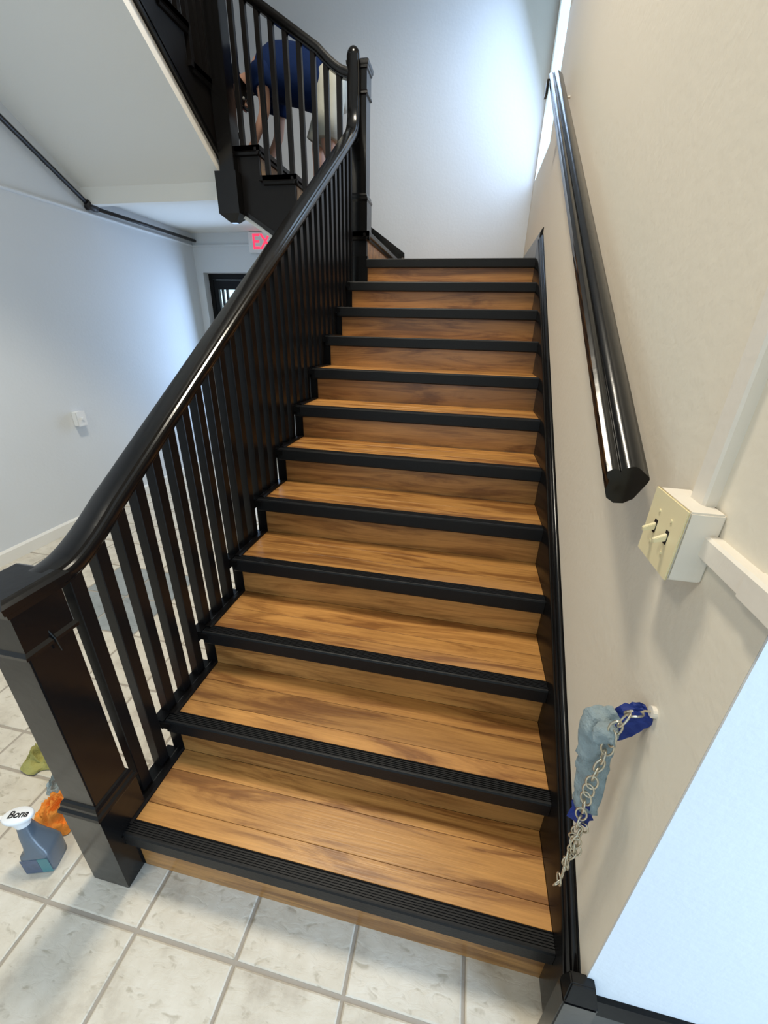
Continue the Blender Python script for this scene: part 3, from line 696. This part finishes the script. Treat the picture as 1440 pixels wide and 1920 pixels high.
def text_mesh(body, size, m, parent, M4, name='lettering', bold=0.0, extr=0.0006, shear=0.0):
    cu = bpy.data.curves.new(name, 'FONT'); cu.body = body; cu.size = size; cu.extrude = extr; cu.offset = bold; cu.align_x = 'CENTER'; cu.align_y = 'CENTER'; cu.shear = shear
    tmp = bpy.data.objects.new('tmp_text', cu); COL.objects.link(tmp)
    dg = bpy.context.evaluated_depsgraph_get(); me = bpy.data.meshes.new_from_object(tmp.evaluated_get(dg))
    bpy.data.objects.remove(tmp); bpy.data.curves.remove(cu)
    me.materials.clear(); me.materials.append(m); me.name = name
    o = bpy.data.objects.new(name, me); COL.objects.link(o); o.parent = parent; o.matrix_local = M4
    return o
text_mesh('Bona', 0.030, M_INK, bt, Matrix.Translation((HX+0.004, HY, 0.2385)), bold=0.0005, shear=0.12)

def cloth_heap(name, label, cat, m, loc, rx, ry, h, seed, rz=0.0, parent=None):
    n = 46; V = []; Fc = []
    for i in range(n):
        for j in range(n):
            u, v = i/(n-1)*2-1, j/(n-1)*2-1
            x, y = u*math.sqrt(max(0, 1-v*v/2)), v*math.sqrt(max(0, 1-u*u/2))
            r = math.hypot(x, y)
            edge = 1+0.22*noise.noise(Vector((math.cos(math.atan2(y, x))*1.6, math.sin(math.atan2(y, x))*1.6, seed)))*2
            q = Vector((x*2.0, y*2.0, seed))
            rid = 1-abs(noise.noise(q*1.25))*2.2; rid2 = 1-abs(noise.noise(q*2.4+Vector((3, 1, 0))))*2
            fall = max(0.0, 1-r**3)
            z = h*fall*(0.18+0.85*max(0, rid)**1.4+0.28*max(0, rid2)**1.3)+0.003+0.006*(1-fall)*abs(noise.noise(q*3))
            sx_ = noise.noise(q*1.4+Vector((9, 0, 0)))*0.16; sy_ = noise.noise(q*1.4+Vector((0, 9, 0)))*0.16
            V.append((rx*edge*(x+sx_), ry*edge*(y+sy_), z))
    for i in range(n-1):
        for j in range(n-1):
            a = i*n+j; Fc.append((a, a+n, a+n+1, a+1))
    o = MB().add(V, Fc).build(name, m, None, smooth=True); o.location = loc; o.rotation_euler = (0, 0, rz)
    return tag(o, label, cat, 'crumpled cleaning rags on the floor')
cloth_heap('rag', 'crumpled orange cleaning rag on the tiles behind the bottle', 'rag', M_RAGO, (-0.405, 0.110, 0.0), 0.090, 0.085, 0.085, 2.3, 0.6)
cloth_heap('rag', 'crumpled olive green rag on the tiles farthest behind the newel', 'rag', M_RAGG, (-0.650, 0.275, 0.0), 0.120, 0.075, 0.075, 7.7, 0.35)
cloth_heap('rag', 'small crumpled blue-grey rag on the tiles between orange and green rags', 'rag', M_RAGB, (-0.525, 0.190, 0.0), 0.055, 0.042, 0.045, 5.1, 0.9)

# ------------------------------------------------------------------ hall pipe, exit sign, door
pp = thing('pipe', 'dark pipe bending from the sloping soffit along the left wall', 'pipe', (XL+0.05, 3.05, 2.60))
px = XL+0.050; pz = 2.570
child(MB().tube([(px, 0.60, pz+0.60*(2.975-0.60)), (px, 2.975, pz+0.006)], 0.018, 10), 'pipe_length', M_PIPE, pp, smooth=True)
child(MB().tube([(px, 3.00, pz), (px, YB-0.01, pz+0.004)], 0.015, 10), 'pipe_length', M_PIPE, pp, smooth=True)
child(MB().tube([(px, 2.945, pz+0.026), (px, 2.972, pz+0.010), (px, 3.00, pz), (px, 3.04, pz)], 0.026, 12).tube([(px-0.010, 2.985, pz), (XL+0.002, 2.985, pz)], 0.020, 10), 'pipe_elbow', M_PIPE, pp, smooth=True)

ex = thing('exit_sign', 'white exit sign with red lit letters on the back wall over the hall', 'sign', (-1.425, YB, 2.545))
child(box(-1.665, -1.185, YB-0.05, YB, 2.448, 2.645), 'sign_housing', M_WHITE, ex, bevel=0.006)
o = text_mesh('EXIT', 0.205, M_EXIT, ex, Matrix.Translation((0.0, -0.0505, 0.0)) @ Matrix.Rotation(PI/2, 4, 'X'), bold=0.003, extr=0.001); o.scale.x = 0.92

dr = bpy.data.objects.new('door_1', None); COL.objects.link(dr); dr.location = (-1.8, YB+0.12, 0); struct(dr, 'black glazed door at the end of the hall')
yd = YB+0.13
df = MB().box(DX0, DX0+0.05, yd-0.03, yd+0.05, 0, DZ1).box(DX1-0.05, DX1, yd-0.03, yd+0.05, 0, DZ1).box(DX0+0.05, DX1-0.05, yd-0.03, yd+0.05, DZ1-0.06, DZ1)
child(df, 'door_frame', M_BLACKF, dr)
lx0, lx1, lz1 = DX0+0.055, DX1-0.055, DZ1-0.065
leaf = MB().box(lx0, lx0+0.05, yd-0.02, yd+0.025, 0.01, lz1).box(lx1-0.12, lx1, yd-0.02, yd+0.025, 0.01, lz1).box(lx0+0.05, lx1-0.12, yd-0.02, yd+0.025, lz1-0.10, lz1).box(lx0+0.05, lx1-0.12, yd-0.02, yd+0.025, 0.01, 0.28)
child(leaf, 'door_leaf', M_BLACKF, dr)
for x in (lx0+0.085, lx0+0.145, lx0+0.30):
    child(box(x, x+(0.022 if x < lx0+0.2 else 0.12), yd-0.012, yd+0.015, 0.28, lz1-0.10), 'door_mullion', M_BLACK, dr)
child(box(lx0+0.05, lx1-0.12, yd-0.003, yd+0.003, 0.28, lz1-0.10), 'door_pane', M_GLASS, dr)
child(box(lx0+0.34, lx0+0.62, yd-0.07, yd-0.021, lz1-0.16, lz1-0.10), 'door_closer', M_SCREEN, dr, bevel=0.006)
child(MB().tube([(lx1-0.10, yd-0.02, 1.02), (lx1-0.10, yd-0.07, 1.02), (lx1-0.20, yd-0.07, 1.02)], 0.01, 8), 'door_handle', M_NICKEL, dr)

# ------------------------------------------------------------------ person on the middle flight
pr = thing('person', 'person in navy shirt and pale shorts bending over the upper steps behind the balusters', 'person', (-0.40, 3.45, Z2[1]))
def skin_obj(name, m, nodes, edges, root, parent, sub=2):
    """nodes: {key: (x,y,z,rx,ry)}"""
    keys = list(nodes); idx = {k: i for i, k in enumerate(keys)}
    me = bpy.data.meshes.new(name); me.from_pydata([nodes[k][:3] for k in keys], [(idx[a], idx[b]) for a, b in edges], []); me.update()
    o = bpy.data.objects.new(name, me); COL.objects.link(o)
    md = o.modifiers.new('skin', 'SKIN'); md.use_smooth_shade = True
    if not me.skin_vertices:
        bm = bmesh.new(); bm.from_mesh(me); bm.verts.layers.skin.verify(); bm.to_mesh(me); bm.free()
    for k in keys:
        v = me.skin_vertices[0].data[idx[k]]; n = nodes[k]; v.radius = (n[3], n[4] if len(n) > 4 else n[3]); v.use_root = (k == root)
    s = o.modifiers.new('sub', 'SUBSURF'); s.levels = sub; s.render_levels = sub
    me.materials.append(m)
    o.parent = parent; o.matrix_parent_inverse = Matrix.Translation(-parent.location)
    return o
zf1, zf2 = Z2[1], Z2[2]
nd = {'pelvis': (-0.37, 3.45, 3.42, 0.10, 0.13), 'waist': (-0.60, 3.45, 3.50, 0.125, 0.14), 'chest': (-0.80, 3.45, 3.49, 0.125, 0.15), 'upper': (-0.94, 3.45, 3.46, 0.09, 0.12),
      'neck': (-1.04, 3.45, 3.455, 0.055), 'head0': (-1.11, 3.45, 3.45, 0.075), 'head1': (-1.155, 3.45, 3.40, 0.085), 'head2': (-1.175, 3.45, 3.33, 0.068), 'nose': (0, 0, 0, 0.016)}
ed = [('pelvis','waist'),('waist','chest'),('chest','upper'),('upper','neck'),('neck','head0'),('head0','head1'),('head1','head2')]
nd.pop('nose')
for s, yo, el, wr_, hd_ in (('l', -0.17, (-0.83, 3.235, 3.20), (-0.965, 3.25, 3.00), (-1.02, 3.26, 2.95)), ('r', 0.17, (-0.93, 3.68, 3.18), (-1.05, 3.64, 2.98), (-1.10, 3.63, 2.94))):
    nd['sh'+s] = (-0.87, 3.45+yo, 3.46, 0.062); nd['el'+s] = (*el, 0.043); nd['wr'+s] = (*wr_, 0.028); nd['hd'+s] = (*hd_, 0.036, 0.018)
    ed += [('upper', 'sh'+s), ('sh'+s, 'el'+s), ('el'+s, 'wr'+s), ('wr'+s, 'hd'+s)]
    for f in range(4):
        yf = (f-1.5)*0.019; L_ = (0.060, 0.070, 0.066, 0.052)[f]
        b0 = (hd_[0]-0.015, hd_[1]+yf*0.9, hd_[2]-0.008); nd[f'f{s}{f}a'] = (*b0, 0.0095)
        nd[f'f{s}{f}b'] = (b0[0]-L_*0.55, b0[1]+yf*0.25, b0[2]-0.012, 0.0085); nd[f'f{s}{f}c'] = (b0[0]-L_*0.95, b0[1]+yf*0.3, b0[2]-0.034, 0.0075)
        ed += [('hd'+s, f'f{s}{f}a'), (f'f{s}{f}a', f'f{s}{f}b'), (f'f{s}{f}b', f'f{s}{f}c')]
    sg = 1 if s == 'l' else -1
    nd['t'+s+'a'] = (hd_[0]+0.012, hd_[1]+0.034*sg, hd_[2]-0.004, 0.011); nd['t'+s+'b'] = (hd_[0]-0.020, hd_[1]+0.052*sg, hd_[2]-0.020, 0.009)
    ed += [('hd'+s, 't'+s+'a'), ('t'+s+'a', 't'+s+'b')]
for s, hp_, kn, an, toe in (('l', (-0.335, 3.36, 3.42), (-0.375, 3.33, 3.02), (-0.285, 3.33, zf1+0.10), (-0.42, 3.32, zf1+0.045)), ('r', (-0.36, 3.55, 3.42), (-0.54, 3.57, 3.08), (-0.555, 3.57, zf2+0.10), (-0.69, 3.58, zf2+0.045))):
    nd['hp'+s] = (*hp_, 0.092); nd['kn'+s] = (*kn, 0.060); nd['cf'+s] = (kn[0]*0.55+an[0]*0.45+0.02, kn[1], kn[2]*0.6+an[2]*0.4, 0.056); nd['an'+s] = (*an, 0.037); nd['to'+s] = (*toe, 0.040, 0.032)
    ed += [('pelvis', 'hp'+s), ('hp'+s, 'kn'+s), ('kn'+s, 'cf'+s), ('cf'+s, 'an'+s), ('an'+s, 'to'+s)]
skin_obj('body', M_SKIN, nd, ed, 'pelvis', pr)
def ell(c, d, a, b, n=18, wob=0.0, seed=0.0):
    """elliptic ring around direction d: a = half height, b = half width along Y"""
    c = Vector(c); d = Vector(d).normalized(); y = Vector((0, 1, 0)); v = d.cross(y).normalized(); y = v.cross(d)
    out = []
    for k in range(n):
        t = 2*PI*k/n; w_ = 1+wob*noise.noise(Vector((math.cos(t)*2, math.sin(t)*2, seed)))
        out.append(c+y*b*w_*math.cos(t)+v*a*w_*math.sin(t))
    return out
sm_ = MB(); D = (-1, 0, 0)
tor = [(-0.385, 3.385, .150, .18), (-0.43, 3.405, .172, .19), (-0.55, 3.450, .19, .195), (-0.68, 3.475, .18, .19), (-0.80, 3.485, .16, .19), (-0.90, 3.475, .13, .185), (-0.965, 3.455, .085, .12), (-1.00, 3.44, .062, .075)]
sm_.rings([ell((x, 3.45, z), D, a, b, 20, 0.10, i*0.6) for i, (x, z, a, b) in enumerate(tor)])
for s_ in ('l', 'r'):
    a = Vector(nd['sh'+s_][:3]); b = Vector(nd['el'+s_][:3]); d = b-a; c0 = a-d*0.10+Vector((0, (0.03 if s_ == 'l' else -0.03), 0))
    sm_.rings([ell(c0.lerp(b, t), d, r, r, 14, 0.12, t*5) for t, r in ((0, 0.05), (0.06, 0.085), (0.25, 0.086), (0.40, 0.078), (0.56, 0.080), (0.565, 0.065))])
child(sm_, 'shirt', M_NAVY, pr, smooth=True)
hm_ = MB()
hm_.rings([ell((x, 3.45, z), (-1, 0, 0.05), a, b, 18, 0.06, i*0.7) for i, (x, z, a, b) in enumerate([(-0.235, 3.34, .06, .10), (-0.255, 3.36, .11, .155), (-0.32, 3.375, .14, .17), (-0.40, 3.395, .145, .17), (-0.46, 3.41, .12, .15)])])
for s_ in ('l', 'r'):
    a = Vector(nd['hp'+s_][:3]); b = Vector(nd['kn'+s_][:3]); d = b-a
    hm_.rings([ell(a.lerp(b, t), d, r, r, 16, 0.10, t*4) for t, r in ((-0.12, 0.07), (0.0, 0.112), (0.3, 0.110), (0.65, 0.102), (0.98, 0.100), (0.985, 0.085))])
child(hm_, 'shorts', M_KHAKI, pr, smooth=True)
skin_obj('hair', M_HAIR, {'a': (-1.115, 3.45, 3.485, 0.070), 'b': (-1.180, 3.45, 3.430, 0.094), 'c': (-1.200, 3.45, 3.355, 0.080)}, [('a','b'),('b','c')], 'b', pr)
for s, yo in (('l', -0.085), ('r', 0.085)):
    child(MB().rings([[(-1.13+0.018*math.cos(t)*k, 3.45+yo*(1.0 if k > 0.9 else 1.12), 3.40+0.028*math.sin(t)*k) for t in [2*PI*q/12 for q in range(12)]] for k in (1.0, 0.6)]), 'ear', M_SKIN, pr, smooth=True)
for s, yo in (('l', -0.032), ('r', 0.032)):
    child(MB().rings([[(-1.097+0.012*math.sin(p_), 3.45+yo+0.012*math.cos(p_)*math.cos(t), 3.355+0.012*math.cos(p_)*math.sin(t)) for t in [2*PI*q/10 for q in range(10)]] for p_ in (-1.4, -0.7, 0, 0.7, 1.4)]), 'eye', M_EYE, pr, smooth=True)
child(MB().frustum(-1.103, -1.085, 3.435, 3.465, 3.312, -1.107, -1.095, 3.443, 3.457, 3.358), 'nose', M_SKIN, pr, bevel=0.004)
child(MB().box(-1.117, -1.105, 3.425, 3.475, 3.286, 3.294), 'mouth', mat('lips', (0.35, 0.13, 0.11), 0.5), pr, bevel=0.003)
for s in ('l', 'r'):
    a = nd['an'+s]; t_ = nd['to'+s]; zf = a[2]-0.10
    shoe = MB().rings([[(x, a[1]+w_*math.cos(q), zf+h_*(0.5+0.5*math.sin(q))) for q in [2*PI*k/14 for k in range(14)]] for x, w_, h_ in ((a[0]+0.065, 0.02, 0.05), (a[0]+0.05, 0.042, 0.10), (a[0]-0.02, 0.046, 0.115), (a[0]-0.09, 0.05, 0.085), (a[0]-0.15, 0.052, 0.065), (a[0]-0.19, 0.025, 0.04))])
    child(shoe, 'shoe', M_SHOE, pr, smooth=True)
